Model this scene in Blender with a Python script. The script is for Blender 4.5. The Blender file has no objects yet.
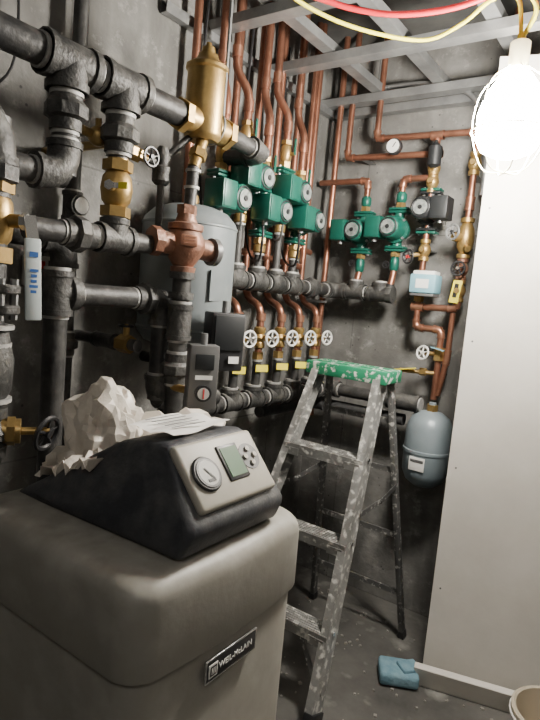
import bpy, bmesh, math, random
from mathutils import Matrix, Vector, noise
random.seed(4)
V=Vector
X=V((1,0,0)); Y=V((0,1,0)); Z=V((0,0,1))

# ------------------------------------------------------------ materials
MATS={}
def mat(name,col,rough=.5,metal=0.,col2=None,scale=8,detail=6,bump=0.,bscale=40,lo=.35,hi=.65,emis=0.,speck=None,sscale=60,slo=.62,shi=.68,transm=0.,bdist=.01,panels=False,dust=None):
    m=bpy.data.materials.new(name); m.use_nodes=True; nt=m.node_tree; N=nt.nodes; L=nt.links
    p=N['Principled BSDF']; p.inputs['Roughness'].default_value=rough; p.inputs['Metallic'].default_value=metal
    p.inputs['Base Color'].default_value=(*col,1)
    tc=N.new('ShaderNodeTexCoord'); src=None
    if col2:
        n=N.new('ShaderNodeTexNoise'); n.inputs['Scale'].default_value=scale; n.inputs['Detail'].default_value=detail
        n.inputs['Roughness'].default_value=.65
        L.new(tc.outputs['Object'],n.inputs['Vector'])
        r=N.new('ShaderNodeValToRGB'); r.color_ramp.elements[0].position=lo; r.color_ramp.elements[1].position=hi
        r.color_ramp.elements[0].color=(*col,1); r.color_ramp.elements[1].color=(*col2,1)
        L.new(n.outputs['Fac'],r.inputs['Fac']); src=r.outputs['Color']
    def over(fac,colr,src):
        mx=N.new('ShaderNodeMix'); mx.data_type='RGBA'
        mx.inputs[6].default_value=(*col,1); mx.inputs[7].default_value=(*colr,1)
        if src: L.new(src,mx.inputs[6])
        L.new(fac,mx.inputs[0]); return mx.outputs[2]
    if speck:
        n=N.new('ShaderNodeTexNoise'); n.inputs['Scale'].default_value=sscale; n.inputs['Detail'].default_value=4
        L.new(tc.outputs['Object'],n.inputs['Vector'])
        r=N.new('ShaderNodeValToRGB'); r.color_ramp.elements[0].position=slo; r.color_ramp.elements[1].position=shi
        r.color_ramp.elements[0].color=(0,0,0,1); r.color_ramp.elements[1].color=(1,1,1,1)
        L.new(n.outputs['Fac'],r.inputs['Fac'])
        src=over(r.outputs['Color'],speck,src)
        if metal>0:
            mr=N.new('ShaderNodeMath'); mr.operation='MULTIPLY_ADD'; mr.inputs[1].default_value=-metal; mr.inputs[2].default_value=metal
            L.new(r.outputs['Color'],mr.inputs[0]); L.new(mr.outputs[0],p.inputs['Metallic'])
    if dust:
        # settled dust on upward faces, broken up by noise
        ge=N.new('ShaderNodeNewGeometry'); sp=N.new('ShaderNodeSeparateXYZ'); L.new(ge.outputs['Normal'],sp.inputs[0])
        n=N.new('ShaderNodeTexNoise'); n.inputs['Scale'].default_value=18; n.inputs['Detail'].default_value=8; L.new(tc.outputs['Object'],n.inputs['Vector'])
        r=N.new('ShaderNodeValToRGB'); r.color_ramp.elements[0].position=.42; r.color_ramp.elements[1].position=.72; r.color_ramp.elements[0].color=(0,0,0,1); r.color_ramp.elements[1].color=(1,1,1,1)
        L.new(n.outputs['Fac'],r.inputs['Fac'])
        mp=N.new('ShaderNodeMapRange'); mp.inputs[1].default_value=-.3; mp.inputs[2].default_value=.9; mp.inputs[3].default_value=.10; mp.inputs[4].default_value=.8; L.new(sp.outputs[2],mp.inputs[0])
        mu=N.new('ShaderNodeMath'); mu.operation='MULTIPLY'; L.new(r.outputs['Color'],mu.inputs[0]); L.new(mp.outputs[0],mu.inputs[1])
        src=over(mu.outputs[0],dust,src)
    if panels:
        sp=N.new('ShaderNodeSeparateXYZ'); L.new(tc.outputs['Object'],sp.inputs[0])
        ad=N.new('ShaderNodeMath'); L.new(sp.outputs[0],ad.inputs[0]); L.new(sp.outputs[1],ad.inputs[1])
        cb=N.new('ShaderNodeCombineXYZ'); L.new(ad.outputs[0],cb.inputs[0]); L.new(sp.outputs[2],cb.inputs[1])
        br=N.new('ShaderNodeTexBrick'); br.offset=0; br.inputs['Scale'].default_value=1; br.inputs['Brick Width'].default_value=.61; br.inputs['Row Height'].default_value=.93; br.inputs['Mortar Size'].default_value=.004; br.inputs['Mortar Smooth'].default_value=.6
        br.inputs['Color1'].default_value=(0,0,0,1); br.inputs['Color2'].default_value=(.25,.25,.25,1); br.inputs['Mortar'].default_value=(.8,.8,.8,1)
        L.new(cb.outputs[0],br.inputs['Vector']); src=over(br.outputs['Color'],(.07,.07,.066),src)
        mp=N.new('ShaderNodeMapping'); mp.inputs['Scale'].default_value=(7,1.2,1); L.new(cb.outputs[0],mp.inputs[0])
        n=N.new('ShaderNodeTexNoise'); n.inputs['Scale'].default_value=1; n.inputs['Detail'].default_value=9; L.new(mp.outputs[0],n.inputs['Vector'])
        r=N.new('ShaderNodeValToRGB'); r.color_ramp.elements[0].position=.46; r.color_ramp.elements[1].position=.66; r.color_ramp.elements[0].color=(0,0,0,1); r.color_ramp.elements[1].color=(.8,.8,.8,1)
        L.new(n.outputs['Fac'],r.inputs['Fac']); src=over(r.outputs['Color'],(.085,.083,.078),src)
        n=N.new('ShaderNodeTexNoise'); n.inputs['Scale'].default_value=11; n.inputs['Detail'].default_value=10; n.inputs['Roughness'].default_value=.75; L.new(cb.outputs[0],n.inputs['Vector'])
        r=N.new('ShaderNodeValToRGB'); r.color_ramp.elements[0].position=.55; r.color_ramp.elements[1].position=.68; r.color_ramp.elements[0].color=(0,0,0,1); r.color_ramp.elements[1].color=(.55,.55,.55,1)
        L.new(n.outputs['Fac'],r.inputs['Fac']); src=over(r.outputs['Color'],(.36,.355,.34),src)
        vo=N.new('ShaderNodeTexVoronoi'); vo.inputs['Scale'].default_value=16; L.new(cb.outputs[0],vo.inputs['Vector'])
        r=N.new('ShaderNodeValToRGB'); r.color_ramp.elements[0].position=.05; r.color_ramp.elements[1].position=.09; r.color_ramp.elements[0].color=(.8,.8,.8,1); r.color_ramp.elements[1].color=(0,0,0,1)
        L.new(vo.outputs['Distance'],r.inputs['Fac']); src=over(r.outputs['Color'],(.04,.04,.04),src)
    if src: L.new(src,p.inputs['Base Color'])
    if bump:
        n=N.new('ShaderNodeTexNoise'); n.inputs['Scale'].default_value=bscale; n.inputs['Detail'].default_value=5
        L.new(tc.outputs['Object'],n.inputs['Vector'])
        b=N.new('ShaderNodeBump'); b.inputs['Strength'].default_value=bump; b.inputs['Distance'].default_value=bdist
        L.new(n.outputs['Fac'],b.inputs['Height']); L.new(b.outputs[0],p.inputs['Normal'])
    if emis:
        p.inputs['Emission Color'].default_value=(*col,1); p.inputs['Emission Strength'].default_value=emis
    if transm: p.inputs['Transmission Weight'].default_value=transm
    MATS[name]=m; return m
mat('concrete',(.115,.113,.106),.9,0,(.25,.245,.233),2.6,9,.8,16,.32,.68,speck=(.08,.08,.076),sscale=5,slo=.48,shi=.72,panels=True)
mat('concrete_floor',(.050,.048,.045),.75,0,(.135,.13,.12),3.0,10,.4,20,.3,.7,speck=(.24,.235,.22),sscale=9,slo=.60,shi=.80)
mat('slab',(.05,.05,.05),.95,0,(.10,.10,.095),3,6,.3,12)
mat('drywall',(.68,.655,.605),.85,0,(.58,.555,.505),2.0,6,.05,60)
mat('iron',(.026,.026,.027),.52,.35,(.075,.073,.070),12,6,.25,60,.4,.75,dust=(.17,.165,.155))
mat('iron_fitting',(.034,.034,.034),.55,.35,(.095,.093,.088),16,6,.35,90,.4,.75,dust=(.20,.195,.18))
mat('dope',(.46,.45,.42),.6,.3,(.28,.28,.28),30)
mat('copper',(.38,.17,.108),.36,.75,(.19,.088,.058),9,6,.1,50,.35,.7)
mat('copper_fit',(.45,.22,.14),.34,.75,(.26,.12,.08),14,5)
mat('bronze',(.27,.125,.078),.5,.45,(.17,.078,.05),10,5,.3,60,dust=(.30,.24,.20))
mat('brass',(.46,.31,.115),.4,.75,(.30,.20,.075),14,5,.1,50)
mat('chrome',(.62,.62,.62),.25,.95)
mat('galv',(.36,.365,.36),.45,.7,(.22,.225,.23),6,5,.1,30)
mat('green',(.005,.074,.053),.38,.1,(.008,.10,.072),8,4)
mat('motor_black',(.02,.022,.024),.45,.3)
mat('label_silver',(.38,.40,.39),.4,.4,(.14,.17,.16),60)
mat('tank_grey',(.19,.215,.22),.42,.1,(.145,.165,.175),4,4)
mat('tank_blue',(.23,.275,.30),.4,.1,(.18,.225,.25),4,4)
mat('black',(.015,.015,.017),.45)
mat('insul',(.03,.03,.032),.85,0,(.05,.05,.05),30,4,.3,80)
mat('greybox',(.12,.12,.12),.45,.2)
mat('beige',(.285,.272,.236),.5,0,(.225,.215,.187),4.5,9,.06,60,.3,.7,speck=(.38,.365,.33),sscale=7,slo=.56,shi=.85,dust=(.40,.385,.35))
mat('beige_panel',(.40,.375,.32),.5,0,(.34,.32,.27),8)
mat('navy',(.024,.026,.034),.5,0,(.045,.047,.053),6,6,.15,120,dust=(.14,.14,.135))
mat('lcd',(.10,.17,.11),.2,0,emis=.25)
mat('gauge_face',(.50,.50,.47),.3)
mat('white',(.75,.74,.71),.5)
mat('lever_white',(.58,.64,.64),.45)
mat('red',(.5,.03,.03),.45)
mat('blue',(.05,.15,.45),.45)
mat('lightblue',(.20,.40,.48),.5)
mat('yellow',(.80,.68,.04),.5)
mat('alu',(.40,.40,.39),.45,.5,(.24,.24,.23),9,8,.2,60,speck=(.66,.65,.61),sscale=42,slo=.53,shi=.65)
mat('alu_dark',(.19,.19,.185),.5,.5,(.11,.11,.11),9,8,speck=(.48,.47,.44),sscale=50,slo=.56,shi=.67)
mat('cap_green',(.015,.20,.095),.5,0,(.025,.27,.14),8,5,.1,60,speck=(.66,.67,.62),sscale=38,slo=.54,shi=.62)
mat('paper',(.78,.77,.74),.8,0,(.70,.69,.66),20,5)
mat('bag',(.76,.70,.62),.35,0,(.62,.565,.49),7,6,.2,60,transm=.15)
mat('red_pex',(.55,.02,.03),.4)
mat('yellow_cord',(.72,.66,.05),.5)
mat('bulb',(1,.94,.84),.3,emis=400)
mat('cage',(.80,.74,.48),.4)
mat('bucket',(.50,.44,.34),.5)
mat('sponge',(.14,.27,.34),.9,0,(.22,.36,.43),20,5,.5,60)
mat('debris',(.36,.34,.31),.9,0,(.20,.19,.17),12)

# ------------------------------------------------------------ mesh builder
class B:
    def __init__(s,name): s.name=name; s.bm=bmesh.new(); s.ms=[]
    def mi(s,m):
        if m not in s.ms: s.ms.append(m)
        return s.ms.index(m)
    def rings(s,cs,ts,rs,m,seg=16,cap=True,up=None):
        k=s.mi(m); prev=None; t0=ts[0].normalized()
        n=(up or (Z if abs(t0.z)<.9 else X)); n=(n-t0*n.dot(t0)).normalized(); last=None; first=None
        for c,t,r in zip(cs,ts,rs):
            t=t.normalized(); n=(n-t*n.dot(t)).normalized(); bn=t.cross(n)
            ring=[s.bm.verts.new(c+(n*math.cos(2*math.pi*i/seg)+bn*math.sin(2*math.pi*i/seg))*max(r,1e-4)) for i in range(seg)]
            if prev:
                for i in range(seg):
                    f=s.bm.faces.new((prev[i],prev[(i+1)%seg],ring[(i+1)%seg],ring[i])); f.material_index=k
            else: first=ring
            prev=ring
        if cap:
            f=s.bm.faces.new(first[::-1]); f.material_index=k
            f=s.bm.faces.new(prev); f.material_index=k
    def sweep(s,pts,r,m,seg=12,cap=True):
        pts=[V(p) for p in pts]; n=len(pts)
        ts=[(pts[min(i+1,n-1)]-pts[max(i-1,0)]) for i in range(n)]
        rs=r if isinstance(r,(list,tuple)) else [r]*n
        s.rings(pts,ts,rs,m,seg,cap)
    def lathe(s,p,ax,prof,m,seg=20):
        p=V(p); ax=V(ax).normalized()
        s.rings([p+ax*t for t,_ in prof],[ax]*len(prof),[r for _,r in prof],m,seg)
    def cyl(s,a,b,r,m,seg=16,r2=None,bev=0):
        a=V(a); b=V(b); ax=b-a; l=ax.length
        r2=r if r2 is None else r2
        if bev: s.lathe(a,ax,[(0,r-bev),(bev,r),(l-bev,r2),(l,r2-bev)],m,seg)
        else: s.lathe(a,ax,[(0,r),(l,r2)],m,seg)
    def hexn(s,a,b,r,m): s.cyl(a,b,r,m,6)
    def sphere(s,c,r,m,sc=(1,1,1),seg=16):
        mtx=Matrix.Translation(V(c))@Matrix.Diagonal((*[r*q for q in sc],1))
        res=bmesh.ops.create_uvsphere(s.bm,u_segments=seg,v_segments=max(8,seg//2),radius=1,matrix=mtx)
        k=s.mi(m)
        for v in res['verts']:
            for f in v.link_faces: f.material_index=k
    def box(s,c,size,m,rot=None,bev=0,seg=2):
        t=bmesh.new(); bmesh.ops.create_cube(t,size=1)
        bmesh.ops.scale(t,vec=size,verts=t.verts)
        if bev: bmesh.ops.bevel(t,geom=t.edges[:],offset=bev,segments=seg,affect='EDGES',profile=.5)
        M=Matrix.Translation(V(c))
        if rot is not None: M=M@rot.to_4x4()
        s.merge(t,M,m)
    def merge(s,t,M,m):
        k=s.mi(m); mp={}
        for v in t.verts: mp[v]=s.bm.verts.new(M@v.co)
        for f in t.faces:
            g=s.bm.faces.new([mp[v] for v in f.verts]); g.material_index=k
        t.free()
    def beam(s,a,b,w,d,m,side=X,bev=0):
        a=V(a);b=V(b); z=(b-a).normalized(); x=(side-z*side.dot(z)).normalized(); y=z.cross(x)
        R=Matrix((x,y,z)).transposed()
        s.box((a+b)/2,(w,d,(b-a).length),m,R,bev)
    def torus(s,c,ax,R,r,m,seg=20,sub=8):
        ax=V(ax).normalized(); n=(Z if abs(ax.z)<.9 else X); n=(n-ax*n.dot(ax)).normalized(); bn=ax.cross(n); c=V(c); k=s.mi(m)
        g=[]
        for i in range(seg):
            a=2*math.pi*i/seg; d=n*math.cos(a)+bn*math.sin(a)
            g.append([s.bm.verts.new(c+d*(R+r*math.cos(2*math.pi*j/sub))+ax*r*math.sin(2*math.pi*j/sub)) for j in range(sub)])
        for i in range(seg):
            for j in range(sub):
                f=s.bm.faces.new((g[i][j],g[(i+1)%seg][j],g[(i+1)%seg][(j+1)%sub],g[i][(j+1)%sub])); f.material_index=k
    def hull(s,pts,m,bev=0,seg=3):
        t=bmesh.new(); 
        for p in pts: t.verts.new(p)
        bmesh.ops.convex_hull(t,input=t.verts[:])
        bmesh.ops.dissolve_limit(t,angle_limit=.02,verts=t.verts[:],edges=t.edges[:])
        if bev: bmesh.ops.bevel(t,geom=t.edges[:],offset=bev,segments=seg,affect='EDGES',profile=.5)
        s.merge(t,Matrix.Identity(4),m)
    # --- plumbing helpers
    def run(s,pts,r,m,fm=None,fr=1.28,L=2.0,collar=True,ends=False,seg=14):
        pts=[V(p) for p in pts]; fm=fm or m
        for i in range(len(pts)-1): s.cyl(pts[i],pts[i+1],r,m,seg)
        for i in range(1,len(pts)-1):
            p=pts[i]; a=(pts[i-1]-p).normalized(); c=(pts[i+1]-p).normalized(); q=r*L
            A=p+a*q; C=p+c*q
            bz=[A*(1-t)**2+p*2*t*(1-t)+C*t*t for t in [j/6 for j in range(7)]]
            bz=[A+a*r*.3]+bz+[C+c*r*.3]
            s.sweep(bz,r*fr,fm,seg)
            if collar:
                for P_,d in ((A,a),(C,c)):
                    s.cyl(P_+d*r*.1,P_+d*r*.6,r*(fr+.14),fm,seg)
                    if fm=='iron_fitting': s.cyl(P_+d*r*.6,P_+d*r*.85,r*1.1,'dope',seg)
    def tee(s,p,main,br,r,m,dope=True):
        p=V(p); L=r*1.9
        s.cyl(p-main*L,p+main*L,r*1.28,m)
        for d in (-main,main): s.cyl(p+d*(L-r*.5),p+d*L,r*1.42,m); dope and s.cyl(p+d*L,p+d*(L+r*.28),r*1.12,'dope')
        if br is not None:
            s.cyl(p,p+br*L,r*1.28,m); s.cyl(p+br*(L-r*.5),p+br*L,r*1.42,m); dope and s.cyl(p+br*L,p+br*(L+r*.28),r*1.1,'dope')
    def union(s,p,ax,r,m):
        p=V(p)
        s.cyl(p-ax*r*1.6,p+ax*r*1.6,r*1.25,m); s.lathe(p-ax*r*.75,ax,[(0,r*1.3),(r*.2,r*1.7),(r*1.1,r*1.7),(r*1.5,r*1.35)],m,8)
        s.cyl(p+ax*r*1.6,p+ax*r*1.9,r*1.1,'dope'); s.cyl(p-ax*r*1.9,p-ax*r*1.6,r*1.1,'dope')
    def ring(s,p,ax,r): p=V(p); s.cyl(p-ax*.004,p+ax*.004,r*1.15,'dope')
    def wheel(s,c,ax,R,m='white',hub='white',n=5):
        c=V(c); ax=V(ax).normalized()
        s.torus(c,ax,R,R*.16,m,18,6); s.cyl(c-ax*R*.2,c+ax*R*.25,R*.25,hub,10)
        k=(Z if abs(ax.z)<.9 else X); k=(k-ax*k.dot(ax)).normalized(); q=ax.cross(k)
        for i in range(n):
            a=2*math.pi*i/n; s.cyl(c,c+(k*math.cos(a)+q*math.sin(a))*R,R*.1,m,6)
    def fin(s,smooth=38):
        bmesh.ops.recalc_face_normals(s.bm,faces=s.bm.faces)
        co=[v.co for v in s.bm.verts]
        c=V(((min(v.x for v in co)+max(v.x for v in co))/2,(min(v.y for v in co)+max(v.y for v in co))/2,min(v.z for v in co)))
        me=bpy.data.meshes.new(s.name); bmesh.ops.translate(s.bm,vec=-c,verts=s.bm.verts); s.bm.to_mesh(me); s.bm.free()
        for m in s.ms: me.materials.append(MATS[m])
        if smooth:
            me.shade_smooth(); me.set_sharp_from_angle(angle=math.radians(smooth))
        o=bpy.data.objects.new(s.name,me); o.location=c; bpy.context.collection.objects.link(o); return o
def smooth(pts,n=8):
    pts=[V(p) for p in pts]; o=[]; P=[pts[0]*2-pts[1]]+pts+[pts[-1]*2-pts[-2]]
    for i in range(1,len(P)-2):
        for j in range(n):
            t=j/n; a,b,c,d=P[i-1:i+3]
            o.append(.5*((2*b)+(c-a)*t+(2*a-5*b+4*c-d)*t*t+(3*b-a-3*c+d)*t**3))
    o.append(pts[-1]); return o

# ------------------------------------------------------------ room
def slab(name,lo,hi,m):
    b=B(name); b.box([(p+q)/2 for p,q in zip(lo,hi)],[q-p for p,q in zip(lo,hi)],m); return b.fin(0)
slab('floor',(-.15,-4.4,-.12),(2.75,.15,0),'concrete_floor')
slab('wall_left',(-.15,-4.4,0),(0,.15,2.8),'concrete')
slab('wall_back',(0,0,0),(2.75,.15,2.8),'concrete')
slab('wall_right',(2.6,-4.4,0),(2.75,0,2.8),'concrete')
slab('wall_front',(0,-4.4,0),(2.6,-4.25,2.8),'concrete')
slab('ceiling',(-.15,-4.4,2.8),(2.75,.15,2.9),'slab')

def stud(a,c,w=.06,h=.035):
    b=B('ceiling_stud'); a=V(a);c=V(c); d=(c-a).normalized(); s_=d.cross(Z)
    mid=(a+c)/2; L=(c-a).length
    def pl(off,sz): 
        R=Matrix((d,s_,Z)).transposed(); b.box(mid+s_*off[0]+Z*off[1],(L,sz[0],sz[1]),'galv',R)
    pl((0,0),(w,.002)); pl((-w/2,h/2),(.002,h)); pl((w/2,h/2),(.002,h)); pl((-w/2+.006,h),(.012,.002)); pl((w/2-.006,h),(.012,.002))
    return b.fin(0)
for y in (-.12,-.58,-1.0,-1.42): stud((0,y,2.47),(2.6,y,2.47))
for x in (.30,.60,.95): stud((x,-2.2,2.51),(x,-.02,2.51),.05)
stud((.02,-1.25,2.44),(.02,-.02,2.44),.03)
stud((.02,-.04,2.44),(.95,-.04,2.44),.05)

# ------------------------------------------------------------ boiler
def boiler():
    b=B('boiler'); x0,x1,y0,y1=.36,.935,-2.055,-1.52
    def loop(z,ins,rad,bow):
        seq=[]; cs=[(x1-ins-rad,y0+ins+rad,-90),(x1-ins-rad,y1-ins-rad,0),(x0+ins+rad,y1-ins-rad,90),(x0+ins+rad,y0+ins+rad,180)]
        for cx,cy,a0 in cs:
            for i in range(9):
                a=math.radians(a0+i*90/8); seq.append((cx+rad*math.cos(a),cy+rad*math.sin(a)))
        out=[]
        n=len(seq)
        for i in range(n):
            p=seq[i]; q=seq[(i+1)%n]; out.append(p)
            if math.hypot(p[0]-q[0],p[1]-q[1])>.2:
                for j in range(1,8): out.append((p[0]+(q[0]-p[0])*j/8,p[1]+(q[1]-p[1])*j/8))
        r=[]
        for px,py in out:
            u=(py-(y0+y1)/2)/((y1-y0)/2); f=max(0,(px-.75)/(x1-.75))
            r.append(b.bm.verts.new((px+bow*(1-u*u)*min(1,f),py,z)))
        return r
    lv=[(0.0,.010,.05),(.815,.010,.05),(.822,.012,.05),(.824,.0,.055),(.83,-.002,.056),(.95,-.001,.056)]
    for i in range(7):
        a=i/6*math.pi/2; lv.append((.962+.038*math.sin(a),.038*(1-math.cos(a)),.056))
    lv+= [(1.004,.10,.05)]
    k=b.mi('beige'); prev=None
    for z,ins,rad in lv:
        L=loop(z,ins,rad,.02)
        if prev:
            for i in range(len(L)):
                f=b.bm.faces.new((prev[i],prev[(i+1)%len(L)],L[(i+1)%len(L)],L[i])); f.material_index=k
        prev=L
    f=b.bm.faces.new(prev); f.material_index=k
    b.hull([(.40,-1.96,1.0),(.40,-1.60,1.0),(.915,-1.94,1.005),(.915,-1.625,1.005),(.940,-1.935,1.062),(.940,-1.63,1.062),
            (.50,-1.935,1.045),(.50,-1.62,1.045),(.69,-1.89,1.180),(.69,-1.65,1.180),(.820,-1.895,1.202),(.820,-1.65,1.202)],'navy',.014,3)
    n=V((.140,0,.12)).normalized(); u=Y; w=n.cross(u)
    if w.z<0: w=-w
    R=Matrix((u,w,n)).transposed(); c=V((.880,-1.778,1.132))+n*.004
    def P(a,h,d=0): return c+u*a+w*h+n*d
    b.box(P(0,.008),(.240,.143,.022),'beige_panel',R,.010,3)
    b.box(P(.018,.016,.012),(.062,.078,.006),'black',R,.002)
    b.box(P(.018,.016,.0155),(.050,.064,.002),'lcd',R)
    b.cyl(P(-.070,.006,.010),P(-.070,.006,.018),.037,'black',28,bev=.003)
    b.cyl(P(-.070,.006,.018),P(-.070,.006,.020),.030,'greybox',28); b.cyl(P(-.070,.006,.020),P(-.070,.006,.0205),.026,'gauge_face',28)
    b.box(P(-.070,.004,.0215),(.003,.030,.001),'black',R@Matrix.Rotation(.6,3,'Z')); b.box(P(-.07,-.010,.0212),(.02,.006,.001),'black',R)
    b.cyl(P(.075,.018,.010),P(.075,.018,.0125),.030,'greybox',24)
    for a,h in ((.075,.034),(.060,.018),(.090,.018),(.075,.002)):
        b.cyl(P(a,h,.012),P(a,h,.017),.006,'beige_panel',12)
    cb=V((.951,-1.80,.775)); b.box(cb,(.006,.155,.043),'black',None,.002); b.box(cb+V((-.0005,0,0)),(.006,.161,.049),'chrome',None,.002)
    b.box(cb+V((.0035,-.060,0)),(.002,.025,.027),'white'); b.box(cb+V((.0042,-.060,0)),(.002,.018,.020),'black')
    for i in range(3): b.box(cb+V((.0048,-.065+.005*i,0)),(.002,.002,.013),'white')
    o=b.fin(40)
    tc=bpy.data.curves.new('badge_lettering','FONT'); tc.body='WEIL-McLAIN'; tc.size=.0178; tc.extrude=.0006; tc.align_y='CENTER'
    to=bpy.data.objects.new('badge_lettering',tc); tc.materials.append(MATS['white']); bpy.context.collection.objects.link(to)
    to.parent=o; to.matrix_world=Matrix.Translation((.9565,-1.828,.785))@Matrix(((0,0,1,0),(1,0,0,0),(0,1,0,0),(0,0,0,1)))
    to.matrix_parent_inverse=Matrix.Translation(-o.location); to.location=(.9550,-1.843,.775)
boiler()

b=B('paper_sheet'); nx,ny=10,8; g=[[b.bm.verts.new((.665+.145*i/nx-.02*j/ny,-1.885+.20*j/ny+.02*i/nx,1.203+.010*abs(math.sin(i*.55+j*.3))+(.0 if i>2 else -.012*(3-i)*.2))) for j in range(ny+1)] for i in range(nx+1)]
for i in range(nx):
    for j in range(ny):
        f=b.bm.faces.new((g[i][j],g[i+1][j],g[i+1][j+1],g[i][j+1])); f.material_index=b.mi('paper')
for i in range(5): b.box((.70+.02*i,-1.79,1.2165),(.004,.10,.0005),'greybox')
b.fin()

# crumpled plastic bag: faceted film
def bag():
    b=B('plastic_bag'); k=b.mi('bag'); rnd=random.Random(23)
    for c,sc,sub in (((.515,-1.79,1.145),(.095,.090,.125),4),((.56,-1.66,1.10),(.11,.10,.075),3),((.49,-1.85,1.06),(.075,.075,.055),3),((.62,-1.60,1.135),(.05,.09,.055),3)):
        r=bmesh.ops.create_icosphere(b.bm,subdivisions=sub,radius=1)
        seeds=[]
        for i in range(46):
            n=V((rnd.gauss(0,1),rnd.gauss(0,1),rnd.gauss(0,1))).normalized()
            seeds.append((n,rnd.uniform(.72,1.22)))
        for v in r['verts']:
            p=v.co.copy()+V((rnd.gauss(0,1),rnd.gauss(0,1),rnd.gauss(0,1)))*(.02 if sub==4 else .04)
            ds=sorted(((p-n).length,h) for n,h in seeds)[:3]
            w0,w1=1/(ds[0][0]+.03),1/(ds[1][0]+.03)
            h=(ds[0][1]*w0+ds[1][1]*w1)/(w0+w1)-.35*min(.5,ds[0][0])
            q=p*h*(1+.15*noise.noise(p*1.7))
            v.co=V((c[0]+q.x*sc[0]*1.1,c[1]+q.y*sc[1]*1.1,max(1.008,c[2]+q.z*sc[2]*1.1)))
            for f in v.link_faces: f.material_index=k
    # loose hem lying on the hood
    nx,ny=12,6; G=[]
    for i in range(nx+1):
        row=[]
        for j in range(ny+1):
            x=.46+.20*i/nx; t=j/ny; y=-1.86-.08*t
            row.append(b.bm.verts.new((x+.010*rnd.uniform(-1,1),y+.01*rnd.uniform(-1,1),1.075+.35*(x-.46)-.015*t+.014*math.sin(i*1.9+j*.6)+.007*rnd.uniform(-1,1))))
        G.append(row)
    for i in range(nx):
        for j in range(ny):
            for tr in ((G[i][j],G[i+1][j],G[i+1][j+1]),(G[i][j],G[i+1][j+1],G[i][j+1])):
                f=b.bm.faces.new(tr); f.material_index=k
    return b.fin(22)
bag()

# ------------------------------------------------------------ stepladder
def ladder():
    b=B('stepladder')
    def fx(z,sd):
        t=z/1.18; y=-1.01+.46*t
        return V(((.755-.085*t) if sd>0 else (.235+.115*t),y,z))
    def rx(z,sd):
        t=z/1.18; return V(((.775-.115*t) if sd>0 else (.295+.070*t),-.25-.19*t,z))
    for sd in (-1,1):
        a=fx(0.02,sd); c=fx(1.215,sd); b.beam(a,c,.004,.076,'alu',X)
        for e in (-.037,.037): b.beam(a+Y*e-X*sd*.014,c+Y*e-X*sd*.014,.032,.004,'alu',X)
        b.beam(fx(0,sd)-X*sd*.01,fx(.05,sd)-X*sd*.01,.040,.084,'black',X,.003)
        a=rx(0.02,sd); c=rx(1.20,sd); b.beam(a,c,.022,.032,'alu_dark',X,.002); b.beam(rx(0,sd),rx(.035,sd),.028,.038,'black',X)
        p=fx(.70,sd)+Y*.02; q=rx(.74,sd); m_=(p+q)/2-Z*.015
        b.beam(p+X*sd*.008,m_+X*sd*.008,.003,.022,'alu_dark',X); b.beam(m_+X*sd*.011,q+X*sd*.011,.003,.022,'alu_dark',X)
        b.cyl(m_,m_+X*sd*.018,.006,'chrome',8)
    for z in (.3,.6,.9):
        l=fx(z,-1);r=fx(z,1); m_=(l+r)/2; w=(r-l).length
        b.box(m_,(w,.086,.004),'alu'); b.box(m_-Y*.043-Z*.018,(w,.004,.040),'alu'); b.box(m_+Y*.043-Z*.012,(w,.004,.026),'alu')
        for i in range(6): b.box(m_+Y*(-.035+.0135*i)+Z*.003,(w,.003,.003),'alu')
        for sd,p in ((-1,l),(1,r)):
            b.cyl(p+X*sd*.002,p+X*sd*.008,.008,'chrome',8); b.beam(p+V((-sd*.01,-.046,-.03)),p+V((-sd*.075,-.046,-.03)),.004,.03,'alu',Y)
    for sd in (-1,1): b.beam(fx(.10,sd),(fx(.29,1)+fx(.29,-1))/2+X*sd*.08,.004,.020,'alu_dark',Y)
    for z in (.22,.50,.80,1.02):
        l=rx(z,-1);r=rx(z,1); b.beam(l,r,.024,.008,'alu_dark',Z)
    zc=1.238; xc=.508
    b.box((xc,-.50,zc),(.375,.155,.012),'cap_green',None,.004); 
    b.box((xc,-.575,zc-.022),(.375,.006,.052),'cap_green',None,.002); b.box((xc,-.425,zc-.022),(.375,.006,.052),'cap_green',None,.002)
    for sx in (-.186,.186): b.box((xc+sx,-.50,zc-.02),(.006,.155,.048),'cap_green',None,.002)
    for i in range(4): b.cyl((xc-.115+.077*i,-.50,zc+.005),(xc-.115+.077*i,-.50,zc+.008),.012,'cap_green',12)
    b.box((xc,-.535,zc+.0075),(.30,.008,.003),'cap_green'); b.box((xc,-.465,zc+.0075),(.30,.008,.003),'cap_green')
    b.fin(30)
ladder()

# ------------------------------------------------------------ black iron piping, left
b=B('iron_pipe_run'); R=.036; xa=.35
b.run([(xa,-3.2,2.02),(xa,-1.40,2.0)],R,'iron'); 
for y in (-1.83,-1.67): b.tee((xa,y,2.005),Y,-Z,R,'iron_fitting')
b.run([(xa,-1.83,2.0),(xa,-1.83,1.745),(xa,-2.06,1.735)],.030,'iron','iron_fitting')
b.union((xa,-1.83,1.895),Z,.030,'iron_fitting')
b.cyl((xa,-1.67,2.0),(xa,-1.67,1.60),.026,'iron'); b.union((xa,-1.67,1.885),Z,.030,'iron_fitting')
b.tee((xa,-1.67,1.615),Y,Z,.028,'iron_fitting'); b.cyl((xa,-1.92,1.61),(xa,-1.42,1.62),.027,'iron')
b.union((xa,-1.78,1.613),Y,.027,'iron_fitting')
b.run([(.12,-1.95,1.61),(.12,-1.66,1.61),(.12,-1.66,1.48)],.03,'iron','iron_fitting')
b.fin()
b=B('iron_pipe_run'); b.run([(.3,-1.80,1.462),(.3,-1.43,1.462),(.3,-1.43,1.15),(.3,-1.15,1.13)],.030,'iron','iron_fitting')
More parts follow.
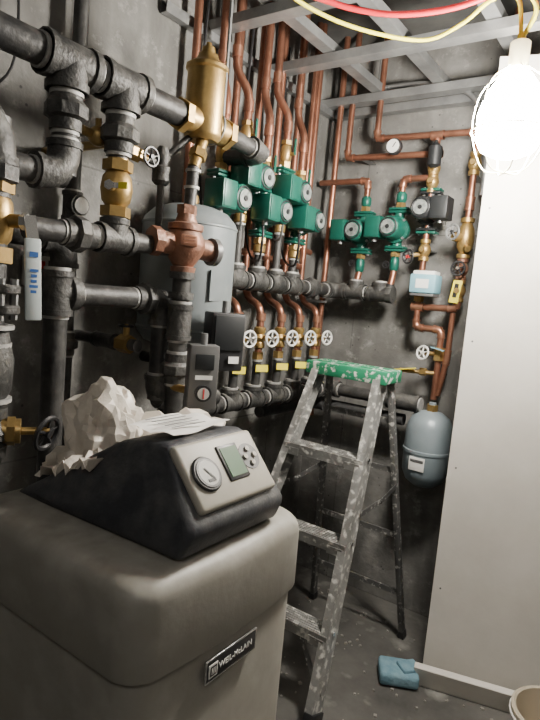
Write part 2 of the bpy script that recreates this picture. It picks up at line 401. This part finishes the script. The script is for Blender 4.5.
b.lathe((.3,-1.775,1.462),Y,[(0,.03),(.002,.048),(.016,.048),(.018,.03)],'iron_fitting'); b.union((.3,-1.50,1.462),Y,.028,'iron_fitting')
b.run([(.3,-1.80,1.462),(.3,-1.80,.0)],.03,'iron','iron_fitting'); b.tee((.3,-1.80,1.462),Z,Y,.03,'iron_fitting'); b.fin()
b=B('vertical_vent_pipe'); b.cyl((.06,-1.60,0),(.06,-1.60,2.8),.022,'iron'); b.union((.06,-1.60,1.30),Z,.022,'iron_fitting'); b.tee((.06,-1.60,1.72),Z,X,.022,'iron_fitting'); b.fin()

def ball_valve(p,ax,out,r,lever='yellow',ll=.11,ldir=None,body='brass',lw=None):
    b=B('ball_valve'); p=V(p); out=V(out).normalized()
    b.cyl(p-ax*r*3.2,p+ax*r*3.2,r*1.15,body)
    b.hexn(p-ax*r*3.0,p-ax*r*1.9,r*1.65,body); b.hexn(p+ax*r*1.9,p+ax*r*3.0,r*1.65,body)
    b.lathe(p-ax*r*1.9,ax,[(0,r*1.1),(r*.6,r*1.55),(r*1.9,r*1.75),(r*3.2,r*1.55),(r*3.8,r*1.1)],body)
    b.cyl(p,p+out*r*2.6,r*.5,body,10); b.hexn(p+out*r*2.4,p+out*r*2.7,r*.55,'chrome')
    ld=ldir or ax
    q=p+out*r*2.5; lw=lw or .020
    b.beam(q-ld*.012,q+ld*.03,.004,lw,'chrome',out); b.beam(q+ld*.025+out*.004,q+ld*ll+out*.010,.008,lw*1.15,lever,out,.002)
    return b
b=ball_valve((xa,-1.67,1.745),Z,V((.55,-.83,0)),.024,'yellow',.05,V((.8,.55,0)).normalized(),'brass',.014); b.fin()
# far-left stack
b=B('iron_pipe_stack'); xs,ys=.50,-2.085
b.run([(xs-.02,ys-.45,1.80),(xs,ys,1.79),(xs,ys,1.12)],.034,'iron','iron_fitting')
b.union((xs,ys,1.69),Z,.03,'iron_fitting')
for z in (1.47,1.43): b.cyl((xs,ys,z-.009),(xs,ys,z+.009),.060,'iron_fitting',24,bev=.003)
for i in range(6):
    a=i*math.pi/3; b.hexn((xs+.048*math.cos(a),ys+.048*math.sin(a),1.41),(xs+.048*math.cos(a),ys+.048*math.sin(a),1.49),.008,'galv')
b.lathe((xs,ys,1.25),Z,[(0,.04),(.02,.050),(.08,.054),(.12,.045),(.15,.04)],'iron_fitting')
b.ring((xs,ys,1.25),Z,.045); b.ring((xs,ys,1.395),Z,.045); b.ring((xs,ys,1.36),Z,.042); b.run([(xs,ys,1.2),(xs,ys,1.10),(xs,ys-.3,1.10)],.034,'iron','iron_fitting'); b.fin()
ov=V((.86,.50,0)).normalized(); fv=V((.97,-.22,0)).normalized()
b=B('ball_valve'); p=V((xs,ys,1.60)); r=.027
b.cyl(p-Z*r*3.2,p+Z*r*3.2,r*1.15,'brass'); b.hexn(p-Z*r*3.0,p-Z*r*1.9,r*1.6,'brass'); b.hexn(p+Z*r*1.9,p+Z*r*3.0,r*1.6,'brass')
b.lathe(p-Z*r*1.9,Z,[(0,r*1.1),(r*.6,r*1.5),(r*1.9,r*1.65),(r*3.2,r*1.5),(r*3.8,r*1.1)],'brass')
b.cyl(p,p+ov*.075,.013,'brass',10); b.hexn(p+ov*.066,p+ov*.078,.016,'chrome')
q=p+ov*.078+fv*.006
b.beam(q+Z*.012,q-Z*.04+ov*.01,.004,.022,'chrome',fv); b.beam(q-Z*.03+ov*.008,q-Z*.185+ov*.016,.009,.030,'lever_white',fv,.003)
tv=Z.cross(fv); Rl=Matrix((tv,Z,fv)).transposed()
for i in range(7): b.box(q-Z*(.090+.010*i)+ov*.012+fv*.005,(.011+.005*((i*7)%3==0),.0055,.001),'blue',Rl)
b.box(q-Z*.060+ov*.010+fv*.005,(.016,.010,.001),'blue',Rl)
b.fin()
b=B('gate_valve'); p=V((xs,ys,1.185)); o=V((.55,.83,0))
b.lathe(p-Z*.05,Z,[(0,.045),(.02,.045),(.025,.035),(.05,.05),(.075,.035),(.08,.045),(.10,.045)],'iron_fitting')
b.cyl(p,p+o*.07,.026,'brass',10); b.hexn(p+o*.045,p+o*.06,.03,'brass'); b.cyl(p+o*.07,p+o*.125,.008,'brass',10); b.wheel(p+o*.12-Z*.005,V((.85,.3,-.2)),.034,'black','black',5); b.fin()
b=B('hanging_wire'); b.sweep(smooth([(.02,-2.3,2.2),(.04,-2.1,2.02),(.04,-1.98,1.93),(.05,-1.90,1.80),(.04,-1.86,1.72)],8),.005,'black',8)
b.sweep(smooth([(.02,-2.3,2.1),(.04,-2.08,1.97),(.04,-1.95,1.95),(.05,-1.80,2.05),(.03,-1.78,2.4),(.03,-1.78,2.8)],8),.004,'black',8); b.fin()

b=B('air_separator'); c=V((.35,-1.36,1.95))
b.lathe(c,Z,[(0,.020),(.0,.045),(.012,.056),(.02,.058),(.20,.058),(.205,.064),(.215,.064),(.22,.056),(.235,.035),(.25,.030),(.252,.022),(.27,.020),(.272,.010),(.285,.008)],'brass',28)
b.cyl(c+V((0,-.09,.05)),c+V((0,.10,.05)),.040,'brass'); b.hexn(c+V((0,-.105,.05)),c+V((0,-.08,.05)),.048,'brass'); b.hexn(c+V((0,.09,.05)),c+V((0,.115,.05)),.048,'brass')
b.fin()
b=B('pipe_nipple'); b.cyl((.36,-1.37,1.95),(.37,-1.41,1.86),.018,'brass'); b.hexn((.363,-1.385,1.915),(.366,-1.395,1.89),.027,'brass'); b.cyl((.37,-1.41,1.86),(.38,-1.425,1.74),.018,'iron')
b.ring((.37,-1.41,1.85),Z,.02); b.ring((.373,-1.415,1.80),Z,.02)
b.run([(.35,-1.25,2.0),(.35,-1.05,1.99),(.15,-1.05,1.99)],.028,'iron','iron_fitting'); b.fin()

b=B('flow_check_valve'); c=V((.38,-1.435,1.63))
b.lathe(c-Z*.085,Z,[(0,.035),(.02,.038),(.022,.03),(.04,.042),(.065,.057),(.085,.062),(.105,.057),(.125,.046),(.128,.052),(.145,.052),(.15,.034),(.165,.028),(.185,.024)],'bronze',24)
b.hexn(c+Z*.09,c+Z*.115,.030,'bronze')
b.cyl(c,c+V((.03,.10,-.01)),.032,'bronze'); b.lathe(c+V((.028,.085,-.01)),V((.2,1,0)),[(0,.042),(.018,.042),(.02,.03),(.03,.028)],'greybox')
b.cyl(c,c-V((.02,.10,0)),.032,'bronze'); b.cyl(c-V((.018,.085,0)),c-V((.024,.11,0)),.042,'bronze',8)
b.box(c+V((.052,-.035,.01)),(.006,.05,.032),'copper_fit',Matrix.Rotation(-.5,3,'Z'),.002)
for i in range(3): b.box(c+V((.0555,-.037,.002+.009*i)),(.002,.036,.003),'bronze',Matrix.Rotation(-.5,3,'Z'))
b.fin()
b=B('iron_pipe_drop'); b.cyl((.38,-1.435,1.56),(.38,-1.435,0),.028,'iron')
for z in (1.53,1.47): b.cyl((.38,-1.435,z),(.38,-1.435,z+.02),.038,'iron_fitting')
for z in (1.545,1.46,1.29,1.225): b.ring((.38,-1.435,z),Z,.030)
b.union((.38,-1.435,1.26),Z,.028,'iron_fitting'); b.tee((.38,-1.435,1.40),Z,None,.028,'iron_fitting'); b.fin()

b=B('buffer_tank'); c=V((.195,-1.225,1.30))
b.lathe(c,Z,[(0,.02),(.004,.09),(.02,.135),(.05,.158),(.06,.161),(.062,.164),(.068,.164),(.07,.161),(.41,.161),(.412,.164),(.418,.164),(.42,.161),(.435,.155),(.465,.125),(.482,.08),(.488,.02)],'tank_grey',40)
b.cyl(c+Z*.48,c+Z*.52,.022,'brass',10); b.box(c+V((.158,-.02,.22)),(.006,.07,.10),'tank_grey'); b.cyl((0.002,-1.225,1.24),(.195,-1.225,1.24),.02,'iron'); b.cyl((.195,-1.225,1.24),(.195,-1.225,1.31),.02,'iron'); b.fin()

b=B('aquastat_control'); c=V((.42,-1.27,1.345)); Rz=Matrix.Rotation(math.radians(-25),3,'Z')
b.box(c,(.075,.115,.185),'black',Rz,.006); b.box(c+Rz@V((.041,.0,.03)),(.006,.10,.11),'motor_black',Rz,.002); b.box(c+Rz@V((.045,.02,-.055)),(.003,.035,.022),'white',Rz); b.cyl(c+Z*.09,c+Z*.13,.012,'galv',10); b.cyl(c-Rz@V((.03,0,0)),c-Rz@V((.13,0,0)),.014,'brass',10); b.fin()
b=B('relay_box'); c=V((.50,-1.45,1.255)); Rz=Matrix.Rotation(math.radians(-35),3,'Z')
b.box(c,(.055,.085,.185),'greybox',Rz,.004); b.box(c+Rz@V((.030,0,.045)),(.004,.055,.045),'motor_black',Rz,.002); b.cyl(c+Rz@V((.028,0,-.045)),c+Rz@V((.038,0,-.045)),.024,'black',20); b.cyl(c+Rz@V((.038,0,-.045)),c+Rz@V((.041,0,-.045)),.017,'gauge_face',20); b.box(c+Rz@V((.042,0,-.045)),(.002,.004,.028),'red',Rz)
b.box(c+Rz@V((.029,.0,.0)),(.002,.05,.012),'white',Rz); b.cyl(c+Z*.09,c+Z*.125,.010,'galv',10); b.cyl(c-Z*.05,c-V((.12,.0,.05)),.012,'brass',10); b.fin()
b=B('junction_box'); b.box((.03,-1.66,1.515),(.06,.12,.09),'white',None,.004)
for i in range(3): b.box((.062,-1.695+.035*i,1.515),(.003,.022,.06),'red')
b.fin()
b=B('drain_valve'); b.run([(.3,-1.52,1.32),(.15,-1.52,1.32),(.0,-1.52,1.32)],.018,'iron'); b.hexn((.27,-1.52,1.32),(.22,-1.52,1.32),.028,'brass'); b.cyl((.245,-1.52,1.32),(.245,-1.52,1.37),.01,'brass',8); b.wheel((.245,-1.52,1.375),Z,.022,'black','brass'); b.fin()
b=B('brass_valve'); b.cyl((.3,-1.53,1.86),(.3,-1.75,1.88),.012,'brass'); b.hexn((.3,-1.56,1.864),(.3,-1.60,1.868),.022,'brass'); b.sphere((.3,-1.70,1.876),.026,'brass'); b.cyl((.3,-1.7,1.88),(.3,-1.7,1.92),.008,'brass',8); b.wheel((.33,-1.54,1.862),X,.026,'black','black'); b.cyl((0,-1.66,1.87),(.3,-1.66,1.87),.012,'brass'); b.fin()
b=B('pressure_relief_valve'); b.lathe((.30,-1.47,1.80),Z,[(0,.018),(.01,.028),(.05,.028),(.055,.018),(.08,.024),(.11,.014)],'iron_fitting',12); b.cyl((.30,-1.47,1.60),(.30,-1.47,1.82),.011,'iron',10); b.cyl((.3,-1.47,1.87),(.35,-1.37,1.99),.010,'iron',10); b.cyl((.30,-1.50,1.86),(.30,-1.56,1.863),.010,'iron',10); b.fin()

# ------------------------------------------------------------ circulators
def pump(p,out,side,body='green',rot=1):
    b=B('circulator_pump'); p=V(p)
    for s_ in (-1,1):
        b.cyl(p+Z*s_*.03,p+Z*s_*.088,.024,body); 
        b.box(p+Z*s_*.082,(.060 if abs(out.x)>.5 else .092,.092 if abs(out.x)>.5 else .060,.012),body,None,.004)
        b.box(p+Z*s_*.096,(.060 if abs(out.x)>.5 else .092,.092 if abs(out.x)>.5 else .060,.012),'green' ,None,.004)
        for q in (-1,1): b.hexn(p+side*q*.036+Z*s_*.07,p+side*q*.036+Z*s_*.108,.007,'galv')
    b.lathe(p-out*.035,out,[(0,.035),(.008,.05),(.045,.056),(.055,.056),(.056,.064),(.068,.064),(.070,.052),(.080,.050),(.145,.050),(.152,.046),(.155,.040)],body,28)
    b.cyl(p+out*.118,p+out*.126,.032,'label_silver',24); b.cyl(p+out*.126,p+out*.129,.010,'motor_black',12)
    b.torus(p+out*.119,out,.040,.004,'motor_black')
    for i in range(4):
        a=math.pi/4+i*math.pi/2; d=side*math.cos(a)+Z*math.sin(a); b.hexn(p+out*.02+d*.058,p+out*.04+d*.058,.007,'galv')
    c=p+out*.078+side*.080
    b.box(c,(.090 if abs(out.x)>.5 else .078,.078 if abs(out.x)>.5 else .090,.098),body,None,.005); b.box(c+out*.046,tuple((.004 if abs(out[i])>.5 else (.066 if i<2 else .088)) for i in range(3)),body,None,.0015)
    b.cyl(c-Z*.048,c-Z*.064,.012,'galv',10)
    return b
PUMPS=[(-1.06,1.84),(-.93,1.94),(-.79,1.84),(-.66,1.94),(-.53,1.845)]
for y,z in PUMPS: pump((.17,y,z),X,-Y).fin()
pump((.30,-.13,1.85),-Y,-X).fin(); pump((.48,-.13,1.865),-Y,-X).fin()
pump((.62,-.12,1.95),-Y,X,'motor_black').fin()

for i,(y,z) in enumerate(PUMPS):
    b=B('copper_riser'); dy=(.03,-.02,.03,-.02,.02)[i]
    b.hexn((.17,y,z+.103),(.17,y,z+.128),.026,'brass'); b.lathe((.17,y,z+.128),Z,[(0,.018),(.01,.024),(.035,.026),(.06,.024),(.07,.018)],'brass',12); b.hexn((.17,y,z+.198),(.17,y,z+.215),.024,'brass')
    b.cyl((.17,y,z+.16),(.215,y,z+.16),.008,'brass',8); b.beam((.215,y,z+.155),(.215,y-.0,z+.22),.004,.012,'green',X)
    zt=2.12+.05*(i%2)+.04
    b.sweep([(.17,y,z+.2)]+smooth([(.17,y,zt+.02),(.16,y+dy*.3,zt+.06),(.12,y+dy,zt+.13),(.11,y+dy,zt+.18)],5)+[(.11,y+dy,2.8)],.0165,'copper')
    b.cyl((.17,y,zt-.02),(.17,y,zt+.02),.020,'copper_fit'); b.cyl((.11,y+dy,zt+.18),(.11,y+dy,zt+.22),.020,'copper_fit')
    b.hexn((.17,y,z-.128),(.17,y,z-.103),.028,'brass'); b.lathe((.17,y,z-.165),Z,[(0,.020),(.005,.026),(.03,.026),(.037,.018)],'brass',12)
    b.cyl((.17,y,1.57),(.17,y,z-.16),.017,'iron'); b.ring((.17,y,z-.17),Z,.02)
    b.fin()
b=B('supply_manifold'); hp=[(.17,-1.24,1.555),(.17,-.15,1.56),(.47,-.15,1.562)]
b.run(hp,.030,'iron','iron_fitting')
for y,z in PUMPS: b.tee((.17,y,1.557),Y,Z,.029,'iron_fitting')
for x in (.30,.43): b.tee((x,-.15,1.561),X,Z,.028,'iron_fitting')
b.union((.17,-.36,1.56),Y,.029,'iron_fitting'); b.cyl((.47,-.15,1.562),(.50,-.15,1.562),.042,'iron_fitting',8)
for y in (-.2,-1.2): b.cyl((.0,y,1.50),(.17,y,1.50),.006,'galv',8); b.torus((.17,y,1.557),Y,.034,.004,'galv')
b.fin()
RY=[-.94,-.79,-.64,-.49,-.34]
for i,y in enumerate(RY):
    b=B('return_riser')
    b.sweep([(.06,y+.06,2.8),(.06,y+.06,1.62)]+smooth([(.06,y+.06,1.55),(.10,y+.05,1.49),(.19,y,1.46),(.21,y,1.42)],5)+[(.21,y,1.10)],.0155,'copper')
    b.cyl((.21,y,1.40),(.21,y,1.43),.020,'copper_fit'); b.lathe((.21,y,1.285),Z,[(0,.017),(.005,.025),(.02,.025),(.03,.019),(.045,.028),(.06,.019),(.07,.025),(.085,.025),(.09,.017)],'brass',12)
    b.cyl((.21,y,1.33),(.26,y,1.33),.012,'brass',10); b.wheel((.275,y,1.332),V((1,-.25,0)),.031,'white','chrome')
    b.hexn((.21,y,1.24),(.21,y,1.27),.024,'brass'); b.box((.240,y-.005,1.205),(.003,.055,.028),'yellow',Matrix.Rotation(-.5,3,'Z')); b.cyl((.21,y,1.10),(.21,y,1.235),.019,'iron'); b.ring((.21,y,1.235),Z,.019)
    b.fin()
b=B('return_manifold'); b.run([(.20,-1.30,1.07),(.20,-.17,1.07),(.62,-.17,1.07),(.70,-.17,1.07)],.030,'iron','iron_fitting')
for y in RY: b.tee((.20,y,1.07),Y,Z,.029,'iron_fitting')
b.tee((.20,-1.1,1.07),Y,Z,.029,'iron_fitting'); b.fin()
b=B('copper_pipe_run'); b.run([(.06,-1.12,2.8),(.06,-1.12,1.70),(.06,-.30,1.66)],.015,'copper','copper_fit',1.15,1.8,False)
b.run([(.10,-.12,2.8),(.10,-.12,.9)],.015,'copper'); b.run([(.05,-.30,2.8),(.05,-.30,1.75),(.05,-.2,1.74)],.014,'copper','copper_fit',1.15,1.8,False); b.fin()

# ------------------------------------------------------------ back wall copper
yb=-.13
def crun(b,pts,r=.0145): b.run([(x,yb,z) for x,z in pts],r,'copper','copper_fit',1.2,2.0,True)
for x,z0,pts in ((.30,1.85,[(.30,1.955),(.30,2.10),(.03,2.10)]),(.48,1.865,[(.48,1.97),(.48,2.10),(.62,2.10)])):
    b=B('copper_riser'); crun(b,pts); b.hexn((x,yb,z0+.103),(x,yb,z0+.125),.024,'brass'); b.lathe((x,yb,z0+.125),Z,[(0,.016),(.01,.024),(.04,.024),(.05,.016)],'green',12)
    b.hexn((x,yb,z0-.125),(x,yb,z0-.103),.024,'brass'); b.lathe((x,yb,z0-.19),Z,[(0,.016),(.01,.022),(.05,.022),(.065,.016)],'green',12)
    b.sweep([(x,yb,z0-.17),(x,yb,1.66),(x-.0,-.15,1.60)],.016,'copper'); b.cyl((x,-.15,1.56),(x,-.15,1.61),.02,'iron'); b.wheel((x-.03,yb-.03,1.70),-Y,.016,'black','black'); b.fin()
b=B('water_feed_pipe'); crun(b,[(.17,2.8),(.17,2.215),(.60,2.205)]); crun(b,[(.32,2.8),(.32,2.295),(.80,2.285),(.80,1.52),(.615,1.515)]); 
crun(b,[(.62,2.28),(.62,1.56)]); crun(b,[(.62,1.56),(.62,1.42),(.745,1.42),(.745,1.10)]); crun(b,[(.785,1.50),(.785,1.30),(.76,1.12)],.013)
for x,z in ((.62,2.285),(.62,2.205),(.62,1.515),(.80,1.98)): b.tee((x,yb,z),Z if x>.7 else X,None,.015,'copper_fit',False)
for x,z in ((.25,2.21),(.55,2.29),(.80,2.10),(.62,1.78)): b.box((x,yb/2,z),(.03,-yb,.006),'galv')
b.fin()
b=B('pressure_gauge'); b.cyl((.44,-.17,2.235),(.44,-.20,2.235),.036,'black',24,bev=.003); b.cyl((.44,-.20,2.235),(.44,-.204,2.235),.030,'white',24); b.box((.447,-.205,2.24),(.004,.001,.026),'black',Matrix.Rotation(.6,3,'Y')); b.cyl((.44,-.13,2.215),(.44,-.18,2.235),.008,'brass',8); b.fin()
def brassbody(name,x,z,m='brass',wh=None,wm='black'):
    b=B(name); b.lathe((x,yb,z-.05),Z,[(0,.017),(.002,.024),(.018,.024),(.022,.018),(.035,.026),(.05,.030),(.065,.026),(.078,.018),(.082,.024),(.098,.024),(.10,.017)],m,12)
    b.cyl((x,yb,z),(x,yb-.04,z),.012,m,10)
    if wh: b.wheel((x,yb-.055,z),V((0,-1,.1)),.03,wm,'chrome')
    return b
b=brassbody('isolation_valve',.62,2.14); b.fin()
b=brassbody('isolation_valve',.62,2.08,'brass'); b.fin()
b=B('air_vent'); b.lathe((.635,yb-.05,2.13),Z,[(0,.012),(.01,.024),(.012,.030),(.09,.030),(.095,.024),(.11,.010),(.12,.006)],'motor_black',16); b.cyl((.62,yb,2.14),(.635,yb-.05,2.14),.009,'brass',8); b.fin()
b=brassbody('globe_valve',.62,1.775,'brass'); b.cyl((.62,yb,1.76),(.57,yb-.03,1.745),.01,'brass',8); b.wheel((.56,yb-.04,1.74),V((-.4,-1,0)),.030,'black','red'); b.fin()
b=B('backflow_preventer'); c=V((.80,yb,1.83))
b.lathe(c-Z*.09,Z,[(0,.018),(.004,.03),(.02,.03),(.024,.02),(.05,.034),(.09,.038),(.13,.034),(.155,.02),(.16,.03),(.176,.03),(.18,.018)],'brass',14)
b.cyl(c,c+V((-.035,-.055,0)),.02,'brass',10); b.wheel(c+V((-.04,-.065,.02)),V((-.3,-1,0)),.032,'galv','black'); b.cyl(c+V((0,0,-.03)),c+V((.03,-.05,-.05)),.014,'brass',10); b.fin()
b=brassbody('isolation_valve',.80,1.695,'bronze',1,'black'); b.fin()
b=brassbody('isolation_valve',.80,1.60); b.box((.795,yb-.03,1.595),(.040,.004,.10),'yellow',Matrix.Rotation(.12,3,'Y'),.001); b.box((.795,yb-.033,1.60),(.018,.002,.06),'black',Matrix.Rotation(.12,3,'Y')); b.fin()
b=brassbody('isolation_valve',.80,2.15); b.fin()
b=B('zone_valve'); c=V((.655,yb-.03,1.62)); b.box(c,(.12,.09,.085),'lightblue',None,.008); b.box(c+Z*.048,(.10,.075,.02),'white',None,.004); b.box(c-Z*.05,(.11,.08,.012),'greybox',None,.003)
b.cyl((.62,yb,1.54),(.62,yb,1.58),.024,'brass',8); b.box(c+V((.0,-.046,.0)),(.06,.002,.04),'white'); b.fin()
b=B('feed_valve'); b.hexn((.745,yb,1.28),(.745,yb,1.34),.026,'brass'); b.cyl((.745,yb,1.31),(.70,yb-.05,1.31),.010,'brass',10); b.wheel((.69,yb-.06,1.312),V((-.3,-1,.2)),.030,'white','white'); b.beam((.72,yb-.04,1.34),(.78,yb-.04,1.33),.004,.018,'lightblue',Z); b.fin()
b=B('hose_bib'); b.cyl((.745,yb,1.22),(.58,yb-.03,1.215),.010,'brass',8); b.beam((.66,yb-.045,1.235),(.56,yb-.045,1.215),.005,.018,'yellow',Z); b.hexn((.70,yb-.01,1.22),(.67,yb-.01,1.22),.018,'brass'); b.fin()
b=B('expansion_tank'); c=V((.755,-.16,.70)); b.lathe(c,Z,[(0,.02),(.004,.05),(.03,.085),(.07,.103),(.16,.106),(.163,.110),(.175,.110),(.178,.106),(.28,.103),(.32,.085),(.345,.05),(.352,.02),(.39,.016)],'tank_blue',32); b.hexn(c+Z*.35,c+Z*.38,.026,'brass')
b.box(c+V((-.005,-.106,.12)),(.07,.006,.06),'white',None,.001); b.box(c+V((-.005,-.1095,.135)),(.06,.002,.012),'greybox'); b.box((.755,-.035,.95),(.05,.06,.03),'galv'); b.fin()
b=B('flexible_conduit'); b.sweep(smooth([(.30,-.08,2.55),(.47,-.08,2.545),(.64,-.09,2.51),(.76,-.10,2.43),(.82,-.10,2.30),(.835,-.10,2.12),(.835,-.10,2.02)],8),.011,'galv',10); b.fin()
b=B('gas_pipe'); b.run([(.88,-.06,2.8),(.88,-.06,0.0)],.014,'copper'); b.fin()
b=B('threaded_rod'); b.cyl((.4,-1.33,2.03),(.4,-1.33,2.8),.005,'galv',8); b.torus((.36,-1.33,2.0),Y,.05,.004,'galv'); b.fin()
b=B('black_insulated_hose'); b.run([(.12,-.62,.98),(.12,-.14,.98),(.62,-.14,.98)],.028,'insul'); b.fin()

b=B('control_wiring')
for i,(y,z) in enumerate(PUMPS): b.sweep(smooth([(.24,y-.08,z-.06),(.25,y-.09,z-.12),(.20,y-.04,z-.2),(.08,y+.03,z-.12),(.04,y,z+.3),(.05,y,2.6)],6),.005,'galv' if i%2 else 'black',8)
b.fin()

# ------------------------------------------------------------ right side
dv=V((.963,.27,0)); nv=V((.27,-.963,0)); s0=V((.945,-.46,0))
b=B('drywall_sheet'); Rd=Matrix((dv,-nv,Z)).transposed(); b.box(s0+dv*.61+Z*(.03+1.205),(1.22,.016,2.41),'drywall',Rd,.001)
for zz in (.4,.9,1.4,1.9): b.cyl(s0+dv*.03+Z*zz+nv*.0078,s0+dv*.03+Z*zz+nv*.0092,.004,'greybox',8)
b.fin(0)
b=B('baseboard_back'); b.box(s0+dv*.60+nv*.055+Z*.045,(1.26,.03,.09),'drywall',Rd@Matrix.Rotation(.25,3,'X'),.003); b.fin(0)
b=B('bucket'); b.lathe((1.46,-.66,0),Z,[(0,.10),(.0,.11),(.20,.135),(.205,.145),(.225,.145),(.23,.137),(.226,.130),(.02,.105),(.015,.0)],'bucket',32); b.torus((1.46,-.66,.205),Z,.146,.004,'white',28,6); b.fin()
b=B('cleaning_sponge'); b.box((.875,-.545,.032),(.155,.125,.054),'sponge',Matrix.Rotation(.5,3,'Z'),.014,3); b.box((.91,-.525,.062),(.08,.07,.02),'sponge',Matrix.Rotation(.9,3,'Z'),.006); b.fin()
b=B('floor_debris')
for i in range(140):
    x=random.uniform(.25,1.3); y=random.uniform(-1.2,-.1); s_=random.uniform(.004,.012)
    b.box((x,y,s_*.3),(s_,s_*random.uniform(.5,1.5),s_*.6),'debris',Matrix.Rotation(random.random()*3,3,'Z'))
b.fin(0)

# lamp
b=B('work_lamp'); c=V((1.125,-.90,1.965))
b.lathe(c,Z,[(0,.005),(.004,.045),(.02,.076),(.05,.092),(.12,.094),(.18,.075),(.225,.045),(.245,.028)],'bulb',28)
b.cyl(c+Z*.24,c+Z*.32,.028,'cage',16,bev=.003); b.cyl(c+Z*.32,c+Z*.34,.012,'yellow_cord',10)
for i in range(6):
    a=i*math.pi/3; d=V((math.cos(a),math.sin(a),0)); b.sweep(smooth([c+d*.030+Z*.25,c+d*.095+Z*.19,c+d*.108+Z*.08,c+d*.065-Z*.03,c-Z*.045],5),.002,'cage',6)
b.torus(c+Z*.07,Z,.108,.0025,'cage')
b.fin()
b=B('extension_cord'); b.sweep(smooth([(.45,-1.35,2.48),(.50,-1.19,2.42),(.57,-1.03,2.40),(.68,-.89,2.39),(.80,-.80,2.39),(.92,-.82,2.41),(1.02,-.88,2.43),(1.10,-.9,2.41),(1.125,-.9,2.29)],8),.0065,'yellow_cord',8)
b.sweep(smooth([(1.125,-.9,2.29),(1.16,-.92,2.36),(1.12,-.96,2.42),(1.10,-1.12,2.50),(1.10,-1.2,2.6)],8),.0065,'yellow_cord',8); b.fin()
b=B('pex_tubing'); b.sweep(smooth([(.40,-1.36,2.42),(.56,-1.16,2.415),(.66,-1.06,2.40),(.78,-.99,2.39),(.92,-.94,2.40),(1.06,-.93,2.42),(1.3,-.95,2.43),(2.6,-1.0,2.44)],8),.009,'red_pex',10)
b.sweep(smooth([(.55,-1.3,2.43),(.7,-1.12,2.43),(.85,-1.02,2.42),(1.1,-.98,2.44),(1.4,-1.05,2.44),(2.6,-1.1,2.44)],8),.009,'red_pex',10)
b.fin()

# ------------------------------------------------------------ lights, camera
def area(name,loc,size,e,rot,col=(1,.96,.90)):
    l=bpy.data.lights.new(name,'AREA'); l.energy=e; l.size=size; l.color=col; o=bpy.data.objects.new(name,l); o.location=loc; o.rotation_euler=rot; bpy.context.collection.objects.link(o)
area('fill_light',(1.9,-3.3,2.7),.6,12,(0,0,0))  # added fill from behind the camera, not a fixture of the room
w=bpy.data.worlds.new('w'); bpy.context.scene.world=w; w.use_nodes=True; w.node_tree.nodes['Background'].inputs[0].default_value=(.5,.52,.55,1); w.node_tree.nodes['Background'].inputs[1].default_value=.15
cam=bpy.data.cameras.new('camera'); co=bpy.data.objects.new('camera',cam); bpy.context.collection.objects.link(co)
cam.sensor_fit='VERTICAL'; cam.sensor_height=36; cam.lens=28; cam.clip_start=.02
co.matrix_world=Matrix.Translation((1.58,-2.655,1.5))@Matrix.Rotation(math.radians(35),4,'Z')@Matrix.Rotation(math.radians(90-6.4),4,'X')@Matrix.Rotation(math.radians(5.1),4,'Z')
bpy.context.scene.camera=co
